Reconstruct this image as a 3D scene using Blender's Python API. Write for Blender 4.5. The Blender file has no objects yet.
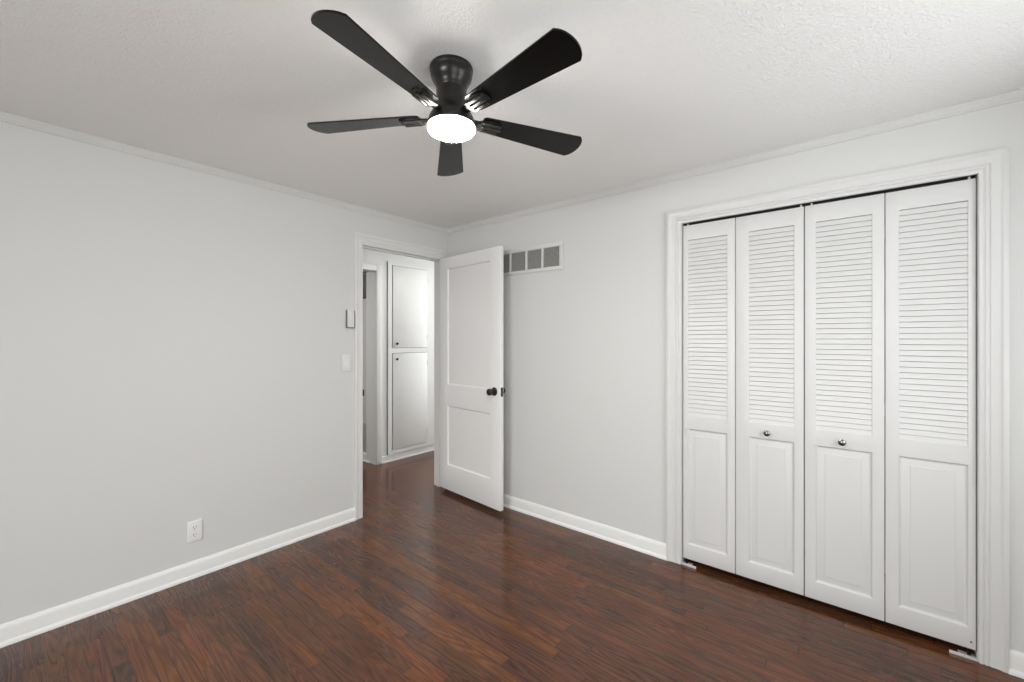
import bpy, bmesh, math, random
from mathutils import Vector, Matrix
random.seed(7)
PI = math.pi
S = bpy.context.scene
COL = S.collection

# ---------------------------------------------------------------- camera
cam_d = bpy.data.cameras.new('camera')
cam_d.sensor_width = 36.0
cam_d.lens = 424.0 / 1024.0 * 36.0
cam_d.shift_y = -2.1 / 1024.0
cam_d.clip_start = 0.02
cam = bpy.data.objects.new('camera', cam_d)
cam.location = (2.9309, -2.6208, 1.3535)
cam.rotation_euler = (PI / 2, 0, 0.689115)
COL.objects.link(cam)
S.camera = cam

# ---------------------------------------------------------------- world, exposure
W = bpy.data.worlds.new('sky')
S.world = W
W.use_nodes = True
W.node_tree.nodes['Background'].inputs[0].default_value = (0.90, 0.95, 1.0, 1)
W.node_tree.nodes['Background'].inputs[1].default_value = 1.0
vs = S.view_settings
vs.view_transform = 'Standard'
vs.look = 'None'
vs.exposure = 0.10
vs.gamma = 1.0
vs.use_curve_mapping = False
S.cycles.diffuse_bounces = 8
S.cycles.max_bounces = 12


def area_light(name, loc, rot, sx, sy, power, color):
    d = bpy.data.lights.new(name, 'AREA')
    d.shape = 'RECTANGLE'
    d.size, d.size_y = sx, sy
    d.energy = power
    d.color = color
    o = bpy.data.objects.new(name, d)
    o.location = loc
    o.rotation_euler = rot
    COL.objects.link(o)
    return o


# daylight arriving through the bedroom windows (behind and beside the camera)
RX, RY, H = 3.75, -4.6, 2.35             # bedroom: X 0..RX, Y RY..0
WIN_REAR = (1.50, 2.90, 0.80, 2.05)      # x0, x1, z0, z1
WIN_SIDE = (-1.70, -0.50, 0.80, 2.05)    # y0, y1, z0, z1
WIN_SIDE2 = (-3.20, -2.00, 0.80, 2.05)
area_light('window_daylight_rear', (2.2, RY - 0.6, 2.0), (PI / 2 - 0.5, 0, 0), 1.6, 1.6, 204, (0.985, 0.99, 0.98))
area_light('window_daylight_side', (RX + 0.16, -1.1, 1.42), (PI / 2, 0, PI / 2), 1.18, 1.22, 23, (0.97, 0.99, 1.0))
area_light('window_daylight_side', (RX + 0.16, -2.6, 1.42), (PI / 2, 0, PI / 2), 1.18, 1.22, 16, (0.97, 0.99, 1.0))
area_light('hall_ceiling_lamp_light', (-0.42, 0.38, 2.29), (0, 0, 0), 0.24, 0.24, 3.2, (1.0, 0.985, 0.96))
area_light('hall_end_fill', (-0.60, 2.26, 1.35), (PI / 2, 0, PI), 0.70, 1.7, 27, (0.97, 0.99, 1.0))  # added fill evening out the hall cabinet; the end wall has no window
area_light('room_across_fill', (-2.1, -1.2, 2.29), (0, 0, 0), 0.40, 0.40, 15, (1.0, 0.985, 0.96))  # added fill to lift the dark room across; no lamp modelled there


# ---------------------------------------------------------------- materials
class NT:
    def __init__(self, mat):
        self.t = mat.node_tree

    def n(self, typ, ins=None, **props):
        nd = self.t.nodes.new(typ)
        for k, v in props.items():
            setattr(nd, k, v)
        for k, v in (ins or {}).items():
            if hasattr(v, 'bl_idname') and hasattr(v, 'is_linked'):
                self.t.links.new(v, nd.inputs[k])
            else:
                nd.inputs[k].default_value = v
        return nd

    def m(self, op, a, b=0.0, c=0.0):
        return self.n('ShaderNodeMath', {0: a, 1: b, 2: c}, operation=op).outputs[0]


def mat(name, color, rough=0.5, metal=0.0, bump=0.0, scale=60.0, var=0.0, spec=0.5, detail=3.0, emis=None, estr=0.0):
    mt = bpy.data.materials.new(name)
    mt.use_nodes = True
    g = NT(mt)
    b = mt.node_tree.nodes['Principled BSDF']
    b.inputs['Base Color'].default_value = (*color, 1)
    b.inputs['Roughness'].default_value = rough
    b.inputs['Metallic'].default_value = metal
    b.inputs['Specular IOR Level'].default_value = spec
    if emis:
        b.inputs['Emission Color'].default_value = (*emis, 1)
        b.inputs['Emission Strength'].default_value = estr
    if bump or var:
        co = g.n('ShaderNodeTexCoord').outputs['Object']
        nz = g.n('ShaderNodeTexNoise', {'Vector': co, 'Scale': scale, 'Detail': detail})
        if bump:
            bp = g.n('ShaderNodeBump', {'Height': nz.outputs['Fac'], 'Strength': bump, 'Distance': 0.004 if bump < 0.8 else 0.0055})
            mt.node_tree.links.new(bp.outputs['Normal'], b.inputs['Normal'])
        if var:
            nl = g.n('ShaderNodeTexNoise', {'Vector': co, 'Scale': 2.0, 'Detail': 4.0})
            mx = g.n('ShaderNodeMix', {0: nl.outputs['Fac'], 6: (*[c * (1 - var) for c in color], 1),
                                       7: (*[min(1, c * (1 + var)) for c in color], 1)}, data_type='RGBA')
            mt.node_tree.links.new(mx.outputs[2], b.inputs['Base Color'])
    return mt


def floor_mat():
    mt = bpy.data.materials.new('dark_oak_strip_floor')
    mt.use_nodes = True
    g = NT(mt)
    L = mt.node_tree.links
    b = mt.node_tree.nodes['Principled BSDF']
    co = g.n('ShaderNodeTexCoord').outputs['Object']
    sp = g.n('ShaderNodeSeparateXYZ', {0: co})
    x, y = sp.outputs[0], sp.outputs[1]
    yy = g.m('DIVIDE', g.m('ADD', y, 20.0), 0.0572)
    row = g.m('FLOOR', yy)
    fy = g.m('FRACT', yy)
    r1 = g.n('ShaderNodeTexWhiteNoise', {'W': row}, noise_dimensions='1D').outputs['Value']
    r2 = g.n('ShaderNodeTexWhiteNoise', {'W': g.m('ADD', row, 71.3)}, noise_dimensions='1D').outputs['Value']
    ln = g.m('MULTIPLY_ADD', r2, 0.65, 0.45)
    xx = g.m('DIVIDE', g.m('ADD', g.m('ADD', x, 20.0), g.m('MULTIPLY', r1, 3.0)), ln)
    colm = g.m('FLOOR', xx)
    fx = g.m('FRACT', xx)
    idv = g.n('ShaderNodeCombineXYZ', {0: row, 1: colm, 2: 0.0}).outputs[0]
    wn = g.n('ShaderNodeTexWhiteNoise', {'Vector': idv}, noise_dimensions='2D')
    pid = wn.outputs['Value']
    psp = g.n('ShaderNodeSeparateColor', {0: wn.outputs['Color']})
    # fine pores
    gv = g.n('ShaderNodeCombineXYZ', {0: g.m('MULTIPLY', x, 5.0), 1: g.m('MULTIPLY', y, 105.0), 2: g.m('MULTIPLY', pid, 90.0)}).outputs[0]
    pores = g.n('ShaderNodeTexNoise', {'Vector': gv, 'Scale': 1.0, 'Detail': 5.0, 'Roughness': 0.65}).outputs['Fac']
    # cathedral figure: growth rings from a stretched, wandering noise field
    cv = g.n('ShaderNodeCombineXYZ', {0: g.m('MULTIPLY', x, 1.5), 1: g.m('MULTIPLY', y, 17.0), 2: g.m('MULTIPLY', psp.outputs[1], 70.0)}).outputs[0]
    fld = g.n('ShaderNodeTexNoise', {'Vector': cv, 'Scale': 1.0, 'Detail': 1.5, 'Roughness': 0.4}).outputs['Fac']
    rings = g.m('ABSOLUTE', g.m('SUBTRACT', g.m('FRACT', g.m('MULTIPLY', fld, 13.0)), 0.5))   # 0..0.5
    rings = g.m('MULTIPLY', rings, 2.0)
    # cloudy stain wear
    cl = g.n('ShaderNodeTexNoise', {'Vector': co, 'Scale': 2.6, 'Detail': 4.0}).outputs['Fac']
    tone = g.m('ADD', g.m('MULTIPLY', pid, 0.24), g.m('MULTIPLY', pores, 0.30))
    tone = g.m('ADD', tone, g.m('MULTIPLY', rings, 0.21))
    tone = g.m('ADD', tone, g.m('MULTIPLY', g.m('SUBTRACT', cl, 0.5), 0.35))
    rp = g.n('ShaderNodeValToRGB', {0: tone})
    e = rp.color_ramp.elements
    e[0].position = 0.14
    e[0].color = (0.039, 0.0164, 0.0096, 1)
    e[1].position = 0.82
    e[1].color = (0.222, 0.102, 0.053, 1)
    q = rp.color_ramp.elements.new(0.44)
    q.color = (0.107, 0.0440, 0.0232, 1)
    # board hue: some redder, some greyer
    hs = g.n('ShaderNodeHueSaturation', {'Hue': g.m('MULTIPLY_ADD', psp.outputs[2], 0.010, 0.494),
                                        'Saturation': g.m('MULTIPLY_ADD', psp.outputs[0], 0.16, 1.02), 'Value': 1.0, 'Color': rp.outputs[0]})
    # seams
    edge = g.m('MINIMUM', fy, g.m('SUBTRACT', 1.0, fy))
    edge = g.m('MULTIPLY', edge, 0.0572)
    ex = g.m('MULTIPLY', g.m('MINIMUM', fx, g.m('SUBTRACT', 1.0, fx)), ln)
    seam = g.m('MINIMUM', edge, ex)
    sm = g.n('ShaderNodeMapRange', {0: seam, 1: 0.0006, 2: 0.0019, 3: 0.0, 4: 1.0}, clamp=True).outputs[0]
    mx = g.n('ShaderNodeMix', {0: sm, 6: (0.014, 0.0062, 0.004, 1), 7: hs.outputs[0]}, data_type='RGBA')
    L.new(mx.outputs[2], b.inputs['Base Color'])
    ro = g.m('MULTIPLY_ADD', pores, 0.12, 0.11)
    L.new(ro, b.inputs['Roughness'])
    b.inputs['Specular IOR Level'].default_value = 0.48
    hgt = g.m('ADD', g.m('MULTIPLY', sm, 1.0), g.m('MULTIPLY', pores, 0.10))
    hgt = g.m('ADD', hgt, g.m('MULTIPLY', pid, 0.12))
    bp = g.n('ShaderNodeBump', {'Height': hgt, 'Strength': 0.35, 'Distance': 0.0012})
    L.new(bp.outputs['Normal'], b.inputs['Normal'])
    return mt


M = {
    'wall': mat('pale_grey_wall_paint', (0.628, 0.632, 0.622), 0.62, bump=0.05, scale=140, spec=0.3),
    'ceiling': mat('textured_ceiling_paint', (0.86, 0.862, 0.855), 0.8, bump=0.8, scale=130, spec=0.2, detail=4),
    'trim': mat('white_trim_paint', (0.78, 0.78, 0.77), 0.38, bump=0.015, scale=90, spec=0.4),
    'door': mat('white_door_paint', (0.79, 0.79, 0.785), 0.42, bump=0.015, scale=90, spec=0.4),
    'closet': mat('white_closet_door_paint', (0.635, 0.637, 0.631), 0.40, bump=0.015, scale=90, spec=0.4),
    'casing': mat('dimmed_white_trim_paint', (0.70, 0.70, 0.69), 0.42, bump=0.015, scale=90, spec=0.4),  # same white trim paint, with the doorway's dimmer light put into the colour
    'black': mat('satin_black_metal', (0.010, 0.0095, 0.009), 0.35, metal=0.0, spec=0.5),
    'bronze': mat('dark_bronze_housing', (0.010, 0.0082, 0.0068), 0.30, metal=0.2, spec=0.5),
    'blade': mat('black_wood_blade', (0.002, 0.002, 0.0019), 0.26, bump=0.01, scale=50, spec=0.22),
    'iron': mat('dark_bronze_bracket', (0.012, 0.011, 0.010), 0.32, metal=0.3),
    'chrome': mat('dark_polished_nickel', (0.26, 0.26, 0.255), 0.14, metal=1.0),
    'zinc': mat('painted_steel_bracket', (0.62, 0.60, 0.56), 0.4, metal=0.2),
    'plastic': mat('white_plastic', (0.76, 0.76, 0.77), 0.35),
    'dark': mat('dark_slot', (0.03, 0.03, 0.03), 0.6),
    'grille': mat('grey_louvred_grille', (0.40, 0.395, 0.375), 0.6),
    'grille_back': mat('dark_grey_grille', (0.13, 0.127, 0.118), 0.8),  # plain dark grey for the vent backing and upper hall grille
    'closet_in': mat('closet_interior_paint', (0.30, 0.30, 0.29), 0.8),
    'glow': mat('lit_frosted_diffuser', (0.9, 0.9, 0.9), 0.5, emis=(1.0, 0.965, 0.92), estr=165.0),
    'remote_edge': mat('grey_plastic', (0.16, 0.16, 0.16), 0.5),
    'glass': None,
    'floor': floor_mat(),
}
gm = bpy.data.materials.new('window_glass')
gm.use_nodes = True
gg = NT(gm)
gmix = gg.n('ShaderNodeMixShader', {0: 0.06, 1: gg.n('ShaderNodeBsdfTransparent').outputs[0], 2: gg.n('ShaderNodeBsdfGlossy', {'Roughness': 0.02}).outputs[0]})
gm.node_tree.links.new(gmix.outputs[0], gm.node_tree.nodes['Material Output'].inputs[0])
M['glass'] = gm


# ---------------------------------------------------------------- mesh helpers
def box(bm, lo, hi, bev=0.0, seg=2):
    x0, y0, z0 = lo
    x1, y1, z1 = hi
    if bev > 0:
        t = bmesh.new()
    else:
        t = bm
    v = [t.verts.new(c) for c in ((x0, y0, z0), (x1, y0, z0), (x1, y1, z0), (x0, y1, z0),
                                  (x0, y0, z1), (x1, y0, z1), (x1, y1, z1), (x0, y1, z1))]
    for f in ((3, 2, 1, 0), (4, 5, 6, 7), (0, 1, 5, 4), (1, 2, 6, 5), (2, 3, 7, 6), (3, 0, 4, 7)):
        t.faces.new([v[i] for i in f])
    if bev > 0:
        bmesh.ops.bevel(t, geom=t.edges[:], offset=bev, segments=seg, profile=0.5, affect='EDGES')
        merge(bm, t)


def merge(bm, t, mx=None):
    me = bpy.data.meshes.new('tmp')
    t.to_mesh(me)
    t.free()
    if mx is not None:
        me.transform(mx)
    bm.from_mesh(me)
    bpy.data.meshes.remove(me)


def prism(bm, pts, vec):
    """closed polygon pts (3D) extruded by vec"""
    vec = Vector(vec)
    a = [bm.verts.new(p) for p in pts]
    b = [bm.verts.new(Vector(p) + vec) for p in pts]
    n = len(pts)
    bm.faces.new(a[::-1])
    bm.faces.new(b)
    for i in range(n):
        j = (i + 1) % n
        bm.faces.new((a[i], a[j], b[j], b[i]))


def lathe(bm, prof, n=48, mx=None, cap=True):
    """prof: list of (r, z) revolved round Z"""
    t = bmesh.new()
    rings = []
    for r, z in prof:
        if r < 1e-6:
            rings.append([t.verts.new((0, 0, z))])
        else:
            rings.append([t.verts.new((r * math.cos(2 * PI * k / n), r * math.sin(2 * PI * k / n), z)) for k in range(n)])
    for A, B in zip(rings, rings[1:]):
        for k in range(n):
            j = (k + 1) % n
            if len(A) == 1 and len(B) == 1:
                continue
            if len(A) == 1:
                t.faces.new((A[0], B[j], B[k]))
            elif len(B) == 1:
                t.faces.new((A[k], A[j], B[0]))
            else:
                t.faces.new((A[k], A[j], B[j], B[k]))
    if cap:
        for R in (rings[0], rings[-1]):
            if len(R) > 1:
                t.faces.new(R)
    merge(bm, t, mx)


def obj(name, bm, m, parent=None, smooth=35):
    bmesh.ops.recalc_face_normals(bm, faces=bm.faces[:])
    me = bpy.data.meshes.new(name)
    bm.to_mesh(me)
    bm.free()
    me.materials.append(m)
    if smooth:
        me.polygons.foreach_set('use_smooth', [True] * len(me.polygons))
        me.set_sharp_from_angle(angle=math.radians(smooth))
    o = bpy.data.objects.new(name, me)
    COL.objects.link(o)
    if parent:
        o.parent = parent
    return o


def tag(o, label=None, cat=None, group=None, kind=None):
    if label:
        o['label'] = label
    if cat:
        o['category'] = cat
    if group:
        o['group'] = group
    if kind:
        o['kind'] = kind
    return o


def thing(name, label, cat, loc=(0, 0, 0), rz=0.0, group=None, kind=None):
    o = bpy.data.objects.new(name, None)
    o.empty_display_size = 0.1
    o.location = loc
    o.rotation_euler = (0, 0, rz)
    COL.objects.link(o)
    return tag(o, label, cat, group, kind)


def boxes(*args):
    bm = bmesh.new()
    for a in args:
        box(bm, *a)
    return bm


def struct(name, bm, m, label=None, cat=None, parent=None, smooth=35):
    o = obj(name, bm, m, parent, smooth)
    if parent is None:
        tag(o, label, cat, None, 'structure')
    return o


# ---------------------------------------------------------------- room shell
T = 0.12
DY0, DY1, DZ = -0.857, -0.040, 2.072       # bedroom doorway in the left wall (finished opening)
CX0, CX1, CZ = 2.096, 3.3085, 2.050         # closet opening in the right wall
HX = -1.09                                 # hall wall holding the linen cabinet
struct('floor', boxes(((-2.8, RY - T, -0.08), (RX + T, 2.4, 0.0))), M['floor'],
       'dark brown oak strip floor with satin finish', 'floor')
struct('ceiling', boxes(((-2.8, RY - T, H), (RX + T, 2.4, H + 0.08))), M['ceiling'],
       'white textured ceiling', 'ceiling')
J = 0.018
struct('wall_left', boxes(((-T, RY - T, 0), (0, DY0 - J, H)), ((-T, DY0 - J, DZ + J), (0, DY1 + J, H)), ((-T, DY1 + J, 0), (0, 0, H))),
       M['wall'], 'pale grey wall on the left with the hall doorway at its far end', 'wall')
struct('wall_right', boxes(((-T, 0, 0), (CX0 - J, T, H)), ((CX0 - J, 0, CZ + 0.016), (CX1 + J, T, H)), ((CX1 + J, 0, 0), (RX + T, T, H))),
       M['wall'], 'pale grey wall on the right holding the closet', 'wall')
x0, x1, z0, z1 = WIN_REAR
struct('wall_rear', boxes(((-T, RY - T, 0), (x0, RY, H)), ((x1, RY - T, 0), (RX + T, RY, H)), ((x0, RY - T, 0), (x1, RY, z0)), ((x0, RY - T, z1), (x1, RY, H))),
       M['wall'], 'pale grey wall with a window behind the camera', 'wall')
y0, y1, z0, z1 = WIN_SIDE
y2, y3 = WIN_SIDE2[:2]
struct('wall_side', boxes(((RX, RY, 0), (RX + T, y2, H)), ((RX, y3, 0), (RX + T, y0, H)), ((RX, y1, 0), (RX + T, 0, H)),
                          ((RX, y0, 0), (RX + T, y1, z0)), ((RX, y0, z1), (RX + T, y1, H)), ((RX, y2, 0), (RX + T, y3, z0)), ((RX, y2, z1), (RX + T, y3, H))),
       M['wall'], 'pale grey wall with two windows to the right of the camera', 'wall')


def window(name, lab, mx, w, h):
    """sash window built in the X-Z plane, origin at the lower left corner, then placed by mx"""
    bm = bmesh.new()
    t = bmesh.new()
    f = 0.045
    for lo, hi in (((0, -0.03, 0), (f, 0.03, h)), ((w - f, -0.03, 0), (w, 0.03, h)), ((f, -0.03, 0), (w - f, 0.03, f)), ((f, -0.03, h - f), (w - f, 0.03, h)),
                   ((f, -0.02, h / 2 - 0.02), (w - f, 0.02, h / 2 + 0.02))):
        box(t, lo, hi, 0.003)
    merge(bm, t, mx)
    r = struct(name, bm, M['trim'], lab, 'window')
    bm = bmesh.new()
    t = bmesh.new()
    for (a, b, c, d) in ((-0.085, 0.0, 0.0, h), (w, w + 0.085, 0.0, h), (-0.085, w + 0.085, h, h + 0.085), (-0.10, w + 0.10, -0.03, 0.0)):
        box(t, (a, 0.061, c), (b, 0.083, d), 0.003)
    merge(bm, t, mx)
    obj('window_casing', bm, M['trim'], r)
    bm = bmesh.new()
    t = bmesh.new()
    box(t, (f, -0.002, f), (w - f, 0.002, h - f))
    merge(bm, t, mx)
    obj('pane', bm, M['glass'], r)


window('window_1', 'white sash window in the wall behind the camera', Matrix.Translation((WIN_REAR[0], RY - 0.06, WIN_REAR[2])), 1.4, 1.25)
window('window_2', 'white sash window in the wall beside the camera, nearer the closet', Matrix.Translation((RX + 0.06, WIN_SIDE[0], WIN_SIDE[2])) @ Matrix.Rotation(PI / 2, 4, 'Z'), 1.2, 1.25)

window('window_3', 'white sash window in the wall beside the camera, farther from the closet', Matrix.Translation((RX + 0.06, WIN_SIDE2[0], WIN_SIDE2[2])) @ Matrix.Rotation(PI / 2, 4, 'Z'), 1.2, 1.25)

# closet shell
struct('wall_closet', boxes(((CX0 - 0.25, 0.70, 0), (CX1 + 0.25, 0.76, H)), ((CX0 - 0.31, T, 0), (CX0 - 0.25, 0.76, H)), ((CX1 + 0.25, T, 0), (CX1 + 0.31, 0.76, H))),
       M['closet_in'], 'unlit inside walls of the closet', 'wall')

# hall beyond the doorway; the hall wall stops at a corner with another opening
HC = -0.037
struct('wall_hall', boxes(((HX - 0.12, HC, 0), (HX, 2.3, H)), ((HX - 0.12, -1.0, 2.085), (HX, HC, H)), ((HX - 0.12, -2.3, 0), (HX, -1.0, H))),
       M['trim'], 'white hall wall around the built-in linen cabinet', 'wall')
struct('wall_passage', boxes(((-2.8, HC + 0.012, 0), (HX - 0.12, HC + 0.12, H))), M['wall'],
       'grey wall of the room across the hall', 'wall')
struct('wall_hall_end', boxes(((HX, 2.3, 0), (-T, 2.36, H))), M['wall'], 'end wall of the hall', 'wall')
struct('wall_hall_start', boxes(((HX, -2.36, 0), (-T, -2.3, H))), M['wall'], 'near end wall of the hall', 'wall')
struct('wall_hall_near', boxes(((-T, T, 0), (-T + 0.06, 2.3, H))), M['wall'], 'hall wall backing onto the closet side', 'wall')
struct('wall_across', boxes(((-2.86, -2.3, 0), (-2.8, 0.1, H))), M['wall'], 'far wall of the room across the hall', 'wall')
struct('wall_across_near', boxes(((-2.8, -2.36, 0), (HX - 0.12, -2.3, H))), M['wall'], 'near wall of the room across the hall', 'wall')

# ---------------------------------------------------------------- mouldings
CROWN = [(0, 0), (0.022, 0), (0.022, -0.006), (0.018, -0.010), (0.016, -0.018), (0.010, -0.026), (0.007, -0.029), (0.007, -0.036), (0, -0.036)]
BASE = [(0, 0), (0.024, 0), (0.0245, 0.006), (0.022, 0.013), (0.0155, 0.019), (0.0130, 0.020), (0.0130, 0.072), (0.0115, 0.080), (0.008, 0.087), (0.005, 0.092), (0, 0.093)]


def run(bm, prof, p0, p1, normal, z):
    """profile (out, up) swept from p0 to p1 (xy), standing off along normal"""
    pts = [(p0[0] + normal[0] * a, p0[1] + normal[1] * a, z + b) for a, b in prof]
    prism(bm, pts, (p1[0] - p0[0], p1[1] - p0[1], 0))


def moulding(name, prof, p0, p1, nrm, z, lab, cat, m='trim'):
    bm = bmesh.new()
    run(bm, prof, p0, p1, nrm, z)
    return struct(name, bm, M[m], lab, cat, smooth=25)


moulding('trim_1', CROWN, (0, RY), (0, 0), (1, 0), H, 'thin crown moulding along the top of the left wall', 'crown moulding', 'wall')
moulding('trim_2', CROWN, (0, 0), (RX, 0), (0, -1), H, 'thin crown moulding along the top of the closet wall', 'crown moulding', 'wall')
moulding('baseboard_left', BASE, (0, RY), (0, -0.922), (1, 0), 0, 'white baseboard along the foot of the left wall', 'baseboard')
moulding('baseboard_right', BASE, (0.02, 0), (2.014, 0), (0, -1), 0, 'white baseboard between the hall door and the closet', 'baseboard')
moulding('baseboard_closet_side', BASE, (3.391, 0), (RX, 0), (0, -1), 0, 'short white baseboard to the right of the closet', 'baseboard')
moulding('baseboard_rear', BASE, (0, RY), (RX, RY), (0, 1), 0, 'white baseboard behind the camera', 'baseboard')
moulding('baseboard_side', BASE, (RX, RY), (RX, 0), (-1, 0), 0, 'white baseboard beside the camera', 'baseboard')
moulding('baseboard_hall', [(0, 0), (0.016, 0), (0.016, 0.012), (0.010, 0.016), (0.010, 0.066), (0.004, 0.074), (0, 0.074)], (HX, HC), (HX, 2.3), (1, 0), 0, 'white baseboard under the hall cabinet', 'baseboard')
moulding('baseboard_passage', BASE, (-2.8, HC + 0.012), (HX - 0.12, HC + 0.012), (0, -1), 0, 'white baseboard in the room across the hall', 'baseboard')

FLUTE = [(0, 0), (0, 0.011), (0.004, 0.014), (0.012, 0.015), (0.016, 0.0115), (0.020, 0.015), (0.026, 0.015), (0.030, 0.0115), (0.034, 0.015),
         (0.052, 0.0155), (0.060, 0.017), (0.066, 0.021), (0.076, 0.021), (0.0815, 0.019), (0.0825, 0)]


def casing_xz(bm, prof, x0, x1, z1, y):
    """casing round an opening in a wall whose room face is the plane Y = y (room on -Y)"""
    rows = []
    for o, t in prof:
        rows.append([bm.verts.new(c) for c in ((x0 - o, y - t, 0), (x0 - o, y - t, z1 + o), (x1 + o, y - t, z1 + o), (x1 + o, y - t, 0))])
    for A, B in zip(rows, rows[1:]):
        for k in range(3):
            bm.faces.new((A[k], A[k + 1], B[k + 1], B[k]))
    bm.faces.new([r[0] for r in rows])
    bm.faces.new([r[3] for r in rows])


bm = bmesh.new()
casing_xz(bm, [(o * 1.03, t) for o, t in FLUTE], CX0 - 0.002, CX1 + 0.001, CZ - 0.004, 0)
struct('trim_3', bm, M['closet'], 'white fluted casing around the closet opening', 'door casing', smooth=30)
struct('trim_4', boxes(((CX0 - J, 0, 0), (CX0, T, CZ)), ((CX1, 0, 0), (CX1 + J, T, CZ)), ((CX0 - J, 0.0, CZ), (CX1 + J, T, CZ + 0.016))),
       M['closet'], 'white jamb lining of the closet opening', 'door frame')
bm = boxes(((CX0 + 0.002, 0.016, CZ - 0.0035), (CX1 - 0.002, 0.046, CZ - 0.0005)), ((CX0 + 0.002, 0.0435, CZ - 0.03), (CX1 - 0.002, 0.046, CZ - 0.003)))
struct('trim_5', bm, M['dark'], 'dark sliding track above the closet doors', 'track')

# doorway casing on the left wall (room on +X), right leg is cut narrow by the corner
DCAS = [(o * 0.79, t) for o, t in FLUTE]
bm = bmesh.new()
rows = []
for i, (o, t) in enumerate(DCAS):
    zo = DZ - 0.004 + FLUTE[i][0] * 1.0
    ya, yb = DY0 - 0.001 - o, min(DY1 + o, -0.0006 - 0.00002 * (len(DCAS) - i))
    rows.append([bm.verts.new(c) for c in ((t, ya, 0), (t, ya, zo), (t, yb, zo), (t, yb, 0))])
for A, B in zip(rows, rows[1:]):
    for k in range(3):
        bm.faces.new((A[k], A[k + 1], B[k + 1], B[k]))
bm.faces.new([r[0] for r in rows])
dcas = struct('trim_6', bm, M['casing'], 'white casing around the hall doorway', 'door casing', smooth=30)
bm = boxes(((-T - 0.012, DY0 - J, 0), (0.0, DY0, DZ)), ((-T - 0.012, DY1, 0), (0.0, DY1 + J, DZ)), ((-T - 0.012, DY0 - J, DZ), (0.0, DY1 + J, DZ + J)),
           ((-0.085, DY0, 0), (-0.045, DY0 + 0.011, DZ)), ((-0.085, DY1 - 0.011, 0), (-0.045, DY1, DZ)), ((-0.085, DY0, DZ - 0.011), (-0.045, DY1, DZ)))
jamb = struct('trim_7', bm, M['casing'], 'white jamb and stop of the hall doorway', 'door frame')
bm = bmesh.new()
box(bm, (-0.038, DY0 - 0.001, 0.905), (0.0005, DY0 + 0.0018, 0.975), 0.0006)
box(bm, (-0.004, DY0 - 0.0005, 0.920), (0.012, DY0 + 0.012, 0.967), 0.001)
obj('strike_plate', bm, M['black'], jamb)
# hall opening casing at the corner
bm = bmesh.new()
box(bm, (HX, HC, 0), (HX + 0.016, HC + 0.066, 2.15), 0.003)
box(bm, (HX, -1.0, 2.085), (HX + 0.016, HC - 0.0005, 2.15), 0.003)
struct('trim_8', bm, M['trim'], 'white casing on the corner across the hall', 'door casing')
bm = boxes(((HX - 0.185, HC - 0.002, 0), (HX - 0.001, HC + 0.0115, 2.085)))
struct('trim_9', bm, M['trim'], 'white jamb of the opening across the hall', 'door frame')


# ---------------------------------------------------------------- bedroom door (open)
def knob_set(bm, side, r=0.027):
    """round door knob with rosette, axis along local +Y * side, from the leaf face at y = 0"""
    prof = [(0.0, 0.0), (0.033, 0.0), (0.033, 0.004), (0.029, 0.009), (0.016, 0.011), (0.012, 0.018), (0.012, 0.030), (0.018, 0.036),
            (r - 0.002, 0.043), (r, 0.052), (r - 0.002, 0.061), (0.018, 0.067), (0.0, 0.069)]
    lathe(bm, prof, 32, Matrix.Rotation(PI / 2 if side < 0 else -PI / 2, 4, 'X'), cap=False)


def place(bm, mx):
    bmesh.ops.transform(bm, matrix=mx, verts=bm.verts[:])
    return bm


door_dir = Vector((0.808, -0.076)).normalized()
DA = math.atan2(door_dir.y, door_dir.x)
door = thing('door_1', 'open white two-panel door with black round knob, in the far corner', 'door', (0.012, -0.100, 0.0), DA, None, 'structure')
LW, LZ0, LZ1, LT = 0.790, 0.032, 2.067, 0.036   # leaf runs local x 0..LW, y 0..LT (visible face y = 0, looking to -Y)


def panel_leaf(bm, w, z0, z1, t, cells):
    """stile-and-rail leaf with rectangular openings (u0,u1,za,zb) cut between members"""
    us = sorted({0, w, *[c[0] for c in cells], *[c[1] for c in cells]})
    zs = sorted({z0, z1, *[c[2] for c in cells], *[c[3] for c in cells]})
    inside = lambda u, z: any(c[0] < u < c[1] and c[2] < z < c[3] for c in cells)
    V = {}

    def vv(u, y, z):
        k = (round(u, 5), round(y, 5), round(z, 5))
        if k not in V:
            V[k] = bm.verts.new(k)
        return V[k]
    nu, nz = len(us) - 1, len(zs) - 1
    solid = [[not inside((us[i] + us[i + 1]) / 2, (zs[j] + zs[j + 1]) / 2) for j in range(nz)] for i in range(nu)]
    for i in range(nu):
        for j in range(nz):
            if not solid[i][j]:
                continue
            a, b, c, d = us[i], us[i + 1], zs[j], zs[j + 1]
            for y in (0, t):
                bm.faces.new((vv(a, y, c), vv(b, y, c), vv(b, y, d), vv(a, y, d)))
            if i == 0 or not solid[i - 1][j]:
                bm.faces.new((vv(a, 0, c), vv(a, t, c), vv(a, t, d), vv(a, 0, d)))
            if i == nu - 1 or not solid[i + 1][j]:
                bm.faces.new((vv(b, 0, c), vv(b, t, c), vv(b, t, d), vv(b, 0, d)))
            if j == 0 or not solid[i][j - 1]:
                bm.faces.new((vv(a, 0, c), vv(b, 0, c), vv(b, t, c), vv(a, t, c)))
            if j == nz - 1 or not solid[i][j + 1]:
                bm.faces.new((vv(a, 0, d), vv(b, 0, d), vv(b, t, d), vv(a, t, d)))


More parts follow.
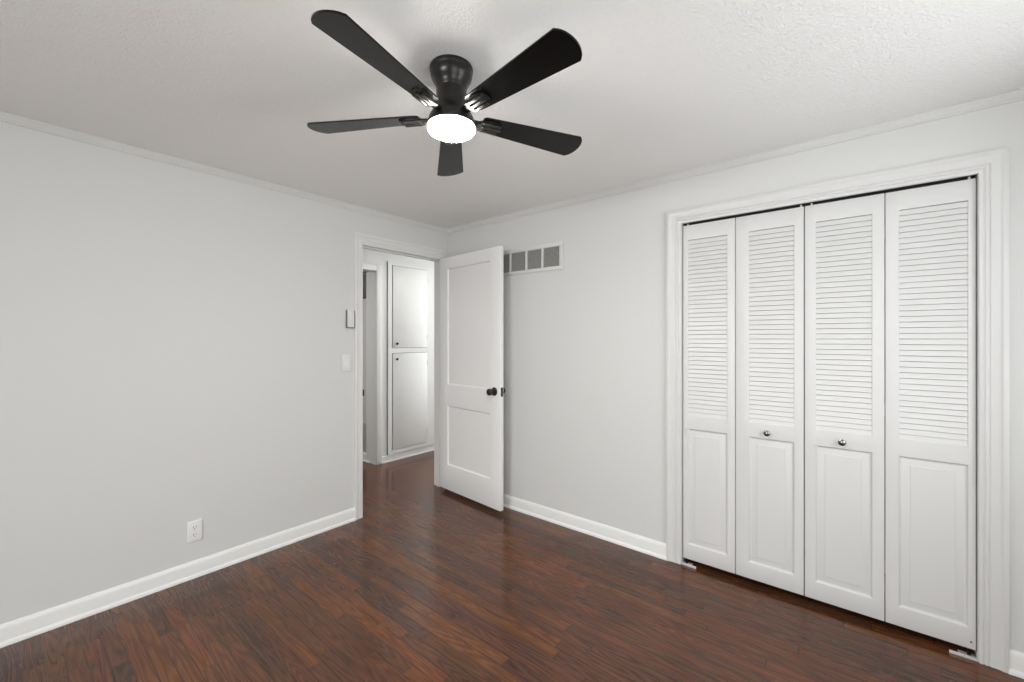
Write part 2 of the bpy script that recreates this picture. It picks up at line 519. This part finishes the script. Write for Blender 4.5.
cells = [(0.118, 0.668, 0.957, 1.968), (0.118, 0.668, 0.252, 0.767)]
bm = bmesh.new()
panel_leaf(bm, LW, LZ0, LZ1, LT, cells)
bmesh.ops.recalc_face_normals(bm, faces=bm.faces[:])
sharp = [e for e in bm.edges if len(e.link_faces) == 2 and e.calc_face_angle(0) > 1.0]
bmesh.ops.bevel(bm, geom=sharp, offset=0.0025, segments=2, profile=0.5, affect='EDGES')
obj('leaf', bm, M['door'], door)


def sunk_panel(bm, u0, u1, za, zb, yf, yb, lip):
    """flat panel with a sloped sticking round its edge, front at yf, back at yb"""
    for y0_, y1_ in ((0.0015, yf), (LT - 0.0015, yb)):
        A = [bm.verts.new(c) for c in ((u0, y0_, za), (u1, y0_, za), (u1, y0_, zb), (u0, y0_, zb))]
        B = [bm.verts.new(c) for c in ((u0 + lip, y1_, za + lip), (u1 - lip, y1_, za + lip), (u1 - lip, y1_, zb - lip), (u0 + lip, y1_, zb - lip))]
        for k in range(4):
            j = (k + 1) % 4
            bm.faces.new((A[k], A[j], B[j], B[k]))
        bm.faces.new(B)


for c in cells:
    bm = bmesh.new()
    sunk_panel(bm, *c, 0.0115, LT - 0.0115, 0.0075)
    obj('panel', bm, M['door'], door, smooth=20)
for side, y in ((-1, 0.0), (1, LT)):
    bm = bmesh.new()
    knob_set(bm, side)
    place(bm, Matrix.Translation((0.724, y, 0.945)))
    tag(obj('knob', bm, M['black'], door), 'black round door knob with rosette')
bm = bmesh.new()
box(bm, (LW - 0.0005, 0.006, 0.910), (LW + 0.0012, LT - 0.006, 0.980), 0.0005)
lp = tag(obj('latch_plate', bm, M['black'], door), 'black latch plate on the door edge')
bm = bmesh.new()
box(bm, (LW + 0.0005, 0.012, 0.936), (LW + 0.010, LT - 0.012, 0.955), 0.002)
obj('latch', bm, M['chrome'], lp)
for z in (0.25, 1.05, 1.85):
    bm = bmesh.new()
    lathe(bm, [(0, -0.045), (0.006, -0.045), (0.006, 0.045), (0, 0.045)], 16, Matrix.Translation((-0.003, LT + 0.006, z)))
    box(bm, (-0.0015, 0.004, z - 0.044), (0.0005, LT + 0.004, z + 0.044))
    obj('hinge', bm, M['trim'], door)

# ---------------------------------------------------------------- closet bifold doors
YF, BT = 0.012, 0.028
BZ0, BZ1 = 0.034, 2.034
LOU = (0.893, 1.945)
RAI = (0.124, 0.815)


def bifold_panel(name, parent, xa, xb, la, lb, knob_x=None):
    """one louvred panel: xa..xb outside, la..lb louvre opening (world X)"""
    bm = bmesh.new()
    panel_leaf(bm, xb - xa, BZ0, BZ1, BT, [(la - xa, lb - xa, *RAI), (la - xa, lb - xa, *LOU)])
    bmesh.ops.recalc_face_normals(bm, faces=bm.faces[:])
    sharp = [e for e in bm.edges if len(e.link_faces) == 2 and e.calc_face_angle(0) > 1.0]
    bmesh.ops.bevel(bm, geom=sharp, offset=0.0022, segments=2, profile=0.5, affect='EDGES')
    place(bm, Matrix.Translation((xa, YF, 0)))
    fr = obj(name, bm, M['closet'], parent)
    # louvres
    bm = bmesh.new()
    n = 41
    pitch = (LOU[1] - LOU[0]) / n
    for k in range(n):
        z = LOU[0] + k * pitch - 0.001
        z = max(z, LOU[0] - 0.0005)
        zt = min(z + 0.0290, LOU[1] + 0.002)
        pts = [(la, YF + 0.0016, z + 0.0014), (la, YF + 0.0026, z), (la, YF + 0.0095, z), (la, YF + 0.0150, z + 0.006), (la, YF + 0.0250, zt - 0.0005),
               (la, YF + 0.0200, zt), (la, YF + 0.0064, zt - 0.0050)]
        prism(bm, pts, (lb - la, 0, 0))
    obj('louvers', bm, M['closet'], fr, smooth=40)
    # raised panel
    bm = bmesh.new()
    za, zb = RAI
    steps = [(0.0, 0.0012), (0.005, 0.0075), (0.011, 0.0090), (0.036, 0.0046), (0.039, 0.0030), (0.042, 0.0028)]
    for front in (True, False):
        prev = None
        for ins, dep in steps:
            y = YF + dep if front else YF + BT - dep
            R = [bm.verts.new(c) for c in ((la + ins, y, za + ins), (lb - ins, y, za + ins), (lb - ins, y, zb - ins), (la + ins, y, zb - ins))]
            if prev:
                for k in range(4):
                    j = (k + 1) % 4
                    bm.faces.new((prev[k], prev[j], R[j], R[k]))
            prev = R
        bm.faces.new(prev)
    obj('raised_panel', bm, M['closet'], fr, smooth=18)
    if knob_x:
        bm = bmesh.new()
        lathe(bm, [(0.0, 0.0), (0.011, 0.0), (0.009, 0.004), (0.006, 0.009), (0.007, 0.014), (0.013, 0.017), (0.0155, 0.021), (0.0150, 0.025), (0.010, 0.029), (0, 0.030)],
              32, Matrix.Translation((knob_x, YF, 0.849)) @ Matrix.Rotation(PI / 2, 4, 'X'), cap=False)
        tag(obj('knob', bm, M['chrome'], fr), 'round polished steel knob')
    return fr


def pin(x, parent):
    bm = bmesh.new()
    lathe(bm, [(0, 0), (0.0045, 0), (0.0045, 0.0155), (0, 0.0155)], 14, Matrix.Translation((x, YF + 0.012, BZ1 - 0.002)))
    tag(obj('pivot_pin', bm, M['zinc'], parent), 'pale metal pin at the top edge')


def fold_hinge(x, parent):
    for z in (0.28, 1.02, 1.86):
        bm = bmesh.new()
        box(bm, (x - 0.020, YF + BT, z - 0.03), (x + 0.020, YF + BT + 0.0015, z + 0.03))
        lathe(bm, [(0, -0.03), (0.004, -0.03), (0.004, 0.03), (0, 0.03)], 12, Matrix.Translation((x, YF + BT + 0.004, z)))
        obj('hinge', bm, M['zinc'], parent)


grp = 'louvred closet doors'
bl = thing('bifold_door', 'left pair of white louvred closet doors, next to the bedroom wall', 'closet door', (0, 0, 0), 0, grp, 'thing')
p1 = bifold_panel('door_panel', bl, 2.1005, 2.3835, 2.129, 2.343)
p2 = bifold_panel('door_panel', bl, 2.3865, 2.7025, 2.453, 2.661, 2.541)
pin(2.125, p1)
pin(2.690, p2)
fold_hinge(2.385, bl)
br = thing('bifold_door', 'right pair of white louvred closet doors, nearest the camera', 'closet door', (0, 0, 0), 0, grp, 'thing')
p3 = bifold_panel('door_panel', br, 2.7065, 3.0145, 2.753, 2.970, 2.858)
p4 = bifold_panel('door_panel', br, 3.0175, 3.3058, 3.065, 3.282)
pin(2.735, p3)
pin(3.287, p4)
fold_hinge(3.016, br)
bm = bmesh.new()
lathe(bm, [(0, 0), (0.0035, 0), (0.003, 0.0015), (0, 0.002)], 14, Matrix.Translation((3.291, YF, 0.064)) @ Matrix.Rotation(PI / 2, 4, 'X'))
tag(obj('screw', bm, M['dark'], p4), 'dark screw head near the bottom corner')


def floor_bracket(lab, xj, s):
    """L-shaped floor pivot bracket fixed to the jamb at xj, reaching s along X"""
    t = thing('pivot_bracket', lab, 'bracket', (xj, 0.0, 0.0), 0, 'closet door floor brackets')
    bm = bmesh.new()
    w = 0.085
    a, b = sorted((0.0, s * w))
    box(bm, (a, -0.010, 0.0), (b, -0.0075, 0.0135), 0.0006)
    box(bm, (a + 0.03 * (s < 0), -0.0078, 0.0), (b - 0.03 * (s > 0), 0.040, 0.0018), 0.0005)
    obj('base_plate', bm, M['zinc'], t)
    bm = bmesh.new()
    a, b = sorted((0.0005, s * 0.0025))
    box(bm, (a, -0.004, 0.002), (b, 0.040, 0.030), 0.0005)
    obj('jamb_tab', bm, M['zinc'], t)
    bm = bmesh.new()
    lathe(bm, [(0, 0), (0.006, 0), (0.006, 0.014), (0.0045, 0.014), (0.0045, 0.031), (0, 0.031)], 16, Matrix.Translation((s * 0.022, 0.024, 0.0022)))
    obj('pivot_socket', bm, M['iron'], t)
    return t


floor_bracket('small pale metal floor bracket at the closet\'s left bottom corner', CX0, 1)
floor_bracket('small pale metal floor bracket at the closet\'s right bottom corner', CX1, -1)

# ---------------------------------------------------------------- return air vent
VX0, VX1, VZ0, VZ1 = 0.585, 1.262, 1.862, 2.062
vent = thing('return_air_vent', 'white framed grey return air vent high on the wall behind the open door', 'vent', (0, 0, 0))
cellx = [(0.611, 0.752), (0.771, 0.913), (0.932, 1.066), (1.084, 1.227)]
CZ0, CZ1 = 1.889, 2.036
bm = bmesh.new()
yf, yb = -0.011, -0.0005
us = [VX0] + [v for c in cellx for v in c] + [VX1]
for i in range(0, len(us), 2):
    box(bm, (us[i], yf, CZ0), (us[i + 1], yb, CZ1), 0.0015)
box(bm, (VX0, yf, VZ0), (VX1, yb, CZ0), 0.0015)
box(bm, (VX0, yf, CZ1), (VX1, yb, VZ1), 0.0015)
obj('frame', bm, M['wall'], vent)
for a, b in cellx:
    bm = bmesh.new()
    n = 17
    for k in range(n):
        z = CZ0 + (k + 0.15) * (CZ1 - CZ0) / n
        prism(bm, [(a, -0.0085, z), (a, -0.0075, z - 0.0008), (a, -0.0012, z + 0.0062), (a, -0.0020, z + 0.0072)], (b - a, 0, 0))
    gl = obj('grille', bm, M['grille'], vent)
    obj('backing', boxes(((a, -0.0011, CZ0), (b, -0.0005, CZ1))), M['grille_back'], gl)
for x, z in ((0.86, 1.874), (1.155, 1.874), (1.247, 1.962), (0.86, 2.050)):
    bm = bmesh.new()
    lathe(bm, [(0, 0), (0.0042, 0), (0.0035, 0.0015), (0, 0.002)], 14, Matrix.Translation((x, yf, z)) @ Matrix.Rotation(PI / 2, 4, 'X'))
    obj('screw', bm, M['zinc'], vent)


# ---------------------------------------------------------------- electrical plates on the left wall (local: X out of wall)
def screw_x(name, parent, x, y, z, r=0.003):
    bm = bmesh.new()
    lathe(bm, [(0, 0), (r, 0), (r * 0.8, 0.001), (0, 0.0014)], 12, Matrix.Translation((x, y, z)) @ Matrix.Rotation(PI / 2, 4, 'Y'))
    return obj(name, bm, M['zinc'], parent)


outlet = thing('wall_outlet', 'white duplex outlet low on the left wall above the baseboard', 'outlet', (0.0, -1.908, 0.261))
bm = bmesh.new()
box(bm, (0.0005, -0.036, -0.0575), (0.0085, 0.036, 0.0575), 0.003, 3)
obj('cover_plate', bm, M['plastic'], outlet)
for dz in (-0.0205, 0.0205):
    bm = bmesh.new()
    pts = []
    for k in range(28):
        a = 2 * PI * k / 28
        pts.append((0.0080, 0.0170 * math.cos(a), dz + max(-0.0135, min(0.0135, 0.0170 * math.sin(a)))))
    prism(bm, pts, (0.0022, 0, 0))
    rc = obj('receptacle', bm, M['plastic'], outlet)
    for lo, hi in (((0.0098, -0.0075, dz - 0.001), (0.0105, -0.0050, dz + 0.0085)), ((0.0098, 0.0050, dz), (0.0105, 0.0072, dz + 0.0080))):
        obj('slot', boxes((lo, hi)), M['dark'], rc)
    bm = bmesh.new()
    lathe(bm, [(0, 0), (0.0026, 0), (0.0026, 0.0006), (0, 0.0006)], 14, Matrix.Translation((0.0100, 0, dz - 0.0075)) @ Matrix.Rotation(PI / 2, 4, 'Y'))
    obj('slot', bm, M['dark'], rc)
screw_x('screw', outlet, 0.0084, 0, 0)

sw = thing('light_switch', 'white rocker light switch plate on the left wall beside the doorway', 'light switch', (0.0, -0.987, 1.177))
bm = bmesh.new()
box(bm, (0.0005, -0.0385, -0.060), (0.0080, 0.0385, 0.060), 0.003, 3)
obj('cover_plate', bm, M['casing'], sw)
bm = bmesh.new()
prism(bm, [(0.0075, -0.0165, -0.0335), (0.0125, -0.0165, -0.0335), (0.0092, -0.0165, 0.0), (0.0100, -0.0165, 0.0335), (0.0075, -0.0165, 0.0335)], (0, 0.033, 0))
obj('rocker', bm, M['plastic'], sw)
screw_x('screw', sw, 0.0079, 0, 0.047)
screw_x('screw', sw, 0.0079, 0, -0.047)

rem = thing('fan_remote', 'slim white fan remote in a wall cradle above the light switch', 'remote control', (0.0, -0.9585, 1.503))
bm = bmesh.new()
box(bm, (0.0005, -0.032, -0.070), (0.0060, 0.032, 0.066), 0.001)
box(bm, (0.0060, -0.032, -0.070), (0.0190, -0.0275, 0.060), 0.001)
box(bm, (0.0060, 0.0275, -0.070), (0.0190, 0.032, 0.060), 0.001)
box(bm, (0.0060, -0.0275, -0.070), (0.0190, 0.0275, -0.0640), 0.001)
tag(obj('cradle', bm, M['remote_edge'], rem), 'grey wall cradle')
bm = bmesh.new()
box(bm, (0.0064, -0.0265, -0.0635), (0.0205, 0.0265, 0.070), 0.003, 3)
rb = obj('handset', bm, M['casing'], rem)
for k in range(4):
    bm = bmesh.new()
    lathe(bm, [(0, 0), (0.006, 0), (0.005, 0.0012), (0, 0.0015)], 18, Matrix.Translation((0.0203, 0, 0.045 - k * 0.024)) @ Matrix.Rotation(PI / 2, 4, 'Y'))
    obj('button', bm, M['plastic'], rb)

# ---------------------------------------------------------------- linen cabinet in the hall
cab = thing('linen_cabinet', 'tall white built-in cabinet with two doors in the hall beyond the doorway', 'cabinet', (HX, 0, 0))
CY0, CY1 = 0.104, 0.80
DYA, DYB = 0.153, 0.645
bm = bmesh.new()
fx0, fx1 = 0.0005, 0.018
for lo, hi in (((fx0, CY0, 0.078), (fx1, DYA, 2.205)), ((fx0, DYB, 0.078), (fx1, CY1, 2.205)), ((fx0, DYA, 0.078), (fx1, DYB, 0.120)),
               ((fx0, DYA, 1.196), (fx1, DYB, 1.250)), ((fx0, DYA, 2.172), (fx1, DYB, 2.205))):
    box(bm, lo, hi)
obj('face_frame', bm, M['trim'], cab)
obj('shadow_gap', boxes(((fx0, CY0 - 0.006, 0.078), (0.004, CY0, 2.205)), ((fx0, DYA, 0.12), (0.003, DYB, 2.172))), M['dark'], cab)
for za, zb, kz in ((0.124, 1.192, 1.128), (1.254, 2.168, 1.300)):
    bm = bmesh.new()
    box(bm, (0.0035, DYA + 0.0110, za), (0.0215, DYB - 0.002, zb - 0.0005), 0.002)
    d = obj('cabinet_door', bm, M['trim'], cab)
    bm = bmesh.new()
    lathe(bm, [(0, 0), (0.007, 0), (0.006, 0.010), (0.012, 0.015), (0.014, 0.020), (0.011, 0.026), (0, 0.028)], 24,
          Matrix.Translation((0.0215, 0.208, kz)) @ Matrix.Rotation(PI / 2, 4, 'Y'), cap=False)
    tag(obj('knob', bm, M['black'], d), 'small black cabinet knob')
    for hz in (za + 0.12, zb - 0.12):
        bm = bmesh.new()
        lathe(bm, [(0, -0.025), (0.004, -0.025), (0.004, 0.025), (0, 0.025)], 10, Matrix.Translation((0.022, DYB - 0.001, hz)))
        obj('hinge', bm, M['trim'], d)


# grilles on the wall of the room across the hall
def hall_grille(lab, xa, xb, za, zb, m):
    y = HC + 0.012
    t = thing('wall_grille', lab, 'vent', (0, 0, 0), 0, 'grilles across the hall')
    bm = bmesh.new()
    for lo, hi in (((xa, y - 0.010, za), (xb, y, za + 0.015)), ((xa, y - 0.010, zb - 0.015), (xb, y, zb)), ((xa, y - 0.010, za + 0.015), (xa + 0.015, y, zb - 0.015)),
                   ((xb - 0.015, y - 0.010, za + 0.015), (xb, y, zb - 0.015))):
        box(bm, lo, hi, 0.001)
    obj('frame', bm, m, t)
    bm = bmesh.new()
    n = int((zb - za - 0.03) / 0.012)
    for k in range(n):
        z = za + 0.017 + k * 0.012
        prism(bm, [(xa + 0.015, y - 0.009, z), (xa + 0.015, y - 0.008, z - 0.001), (xa + 0.015, y - 0.001, z + 0.007), (xa + 0.015, y - 0.002, z + 0.008)], (xb - xa - 0.03, 0, 0))
    obj('louvers', bm, m, t)


hall_grille('dark grille high on the wall seen through the doorway, left edge', -1.62, -1.277, 1.80, 2.10, M['grille_back'])
hall_grille('grey grille low above the baseboard seen through the doorway, left edge', -1.62, -1.277, 0.115, 0.415, M['grille'])

# hall ceiling lamp (just out of sight above the door head)
hl = thing('hall_ceiling_lamp', 'round flush ceiling lamp in the hall', 'ceiling lamp', (-0.42, 0.38, H))
bm = bmesh.new()
lathe(bm, [(0, 0), (0.15, 0), (0.15, -0.02), (0.14, -0.025), (0, -0.025)], 40, None, cap=False)
obj('base', bm, M['trim'], hl)

# ---------------------------------------------------------------- ceiling fan
FX, FY = 1.7655, -1.5570
fan = thing('ceiling_fan', 'black five-blade flush mount ceiling fan with a lit round light', 'ceiling fan', (FX, FY, H))
Z = lambda z: z - H
bm = bmesh.new()
lathe(bm, [(0, 0), (0.078, 0), (0.0795, -0.003), (0.0795, -0.012), (0.0775, -0.016), (0.0765, -0.022), (0.0765, -0.030), (0.073, -0.042), (0.066, -0.054), (0.060, -0.063),
           (0.0565, -0.072), (0.0555, -0.080), (0.0545, -0.082), (0.0555, -0.084), (0.0555, -0.132), (0, -0.132)], 64, None, cap=False)
obj('motor_housing', bm, M['bronze'], fan)
bm = bmesh.new()
lathe(bm, [(0, -0.130), (0.057, -0.130), (0.058, -0.142), (0.0615, -0.152), (0.068, -0.163), (0.076, -0.175), (0.0820, -0.187), (0.0850, -0.198), (0.0866, -0.204),
           (0.0885, -0.205), (0.0885, -0.214), (0.0865, -0.216), (0, -0.216)], 64, None, cap=False)
obj('light_housing', bm, M['bronze'], fan)
bm = bmesh.new()
lathe(bm, [(0, -0.2155), (0.0855, -0.2158), (0.0865, -0.219), (0.0862, -0.227), (0.0830, -0.233), (0.073, -0.2385), (0.048, -0.242), (0.024, -0.2432), (0, -0.2435)], 64, None, cap=False)
tag(obj('light_diffuser', bm, M['glow'], fan), 'glowing white round diffuser')

PITCH = math.radians(11)
BZ = Z(2.172)


def blade_shape():
    bm = bmesh.new()
    out = [(0.118, -0.030), (0.128, -0.0385), (0.180, -0.0425)]
    out += [(0.18 + (0.537 - 0.18) * k / 6, -0.0425 - (0.0645 - 0.0425) * k / 6) for k in range(1, 7)]
    n = 10
    for k in range(1, n):
        s = k / n
        v = -0.0645 + 0.129 * s
        out.append((0.537 + 0.028 * (1 - (2 * s - 1) ** 2) ** 0.75, v))
    out += [(0.18 + (0.537 - 0.18) * k / 6, 0.0425 + (0.0645 - 0.0425) * k / 6) for k in range(6, -1, -1)]
    out += [(0.128, 0.0385), (0.118, 0.030)]
    prism(bm, [(u, v, -0.003) for u, v in out], (0, 0, 0.006))
    return bm


def iron_shape():
    """cast blade bracket: arm from the hub, flared plate with three raised ribs, under the blade"""
    bm = bmesh.new()
    out = [(0.080, -0.016), (0.104, -0.017), (0.118, -0.026), (0.150, -0.031), (0.180, -0.030), (0.197, -0.020), (0.204, 0.0), (0.197, 0.020), (0.180, 0.030),
           (0.150, 0.031), (0.118, 0.026), (0.104, 0.017), (0.080, 0.016)]
    prism(bm, [(u, v, -0.008) for u, v in out], (0, 0, 0.0048))
    for v in (-0.0195, 0.0, 0.0195):
        t = bmesh.new()
        box(t, (0.118, v - 0.0058, -0.0170), (0.188 if v else 0.196, v + 0.0058, -0.0078), 0.0030, 3)
        merge(bm, t)
    box(bm, (0.110, -0.026, -0.0150), (0.124, 0.026, -0.0078), 0.002)
    box(bm, (0.076, -0.013, -0.012), (0.116, 0.013, -0.003), 0.003)
    return bm


blade0 = obj('blade', blade_shape(), M['blade'], fan)
iron0 = obj('blade_iron', iron_shape(), M['iron'], blade0)
bm = bmesh.new()
for u, v in ((0.150, -0.0098), (0.150, 0.0098), (0.172, -0.0098), (0.172, 0.0098)):
    lathe(bm, [(0, 0), (0.004, 0), (0.003, -0.002), (0, -0.0025)], 10, Matrix.Translation((u, v, -0.0080)), cap=False)
obj('screw', bm, M['iron'], blade0)
for k in range(5):
    if k == 0:
        b = blade0
    else:
        b = blade0.copy()
        COL.objects.link(b)
        b.parent = fan
        for ch in list(blade0.children):
            c = ch.copy()
            COL.objects.link(c)
            c.parent = b
    b.location = (0, 0, BZ)
    b.rotation_mode = 'XYZ'
    # rotate about its own long axis first (pitch), then round the shaft
    b.rotation_euler = (Matrix.Rotation(math.radians(-5.8 + 72 * k), 3, 'Z') @ Matrix.Rotation(-PITCH, 3, 'X')).to_euler()
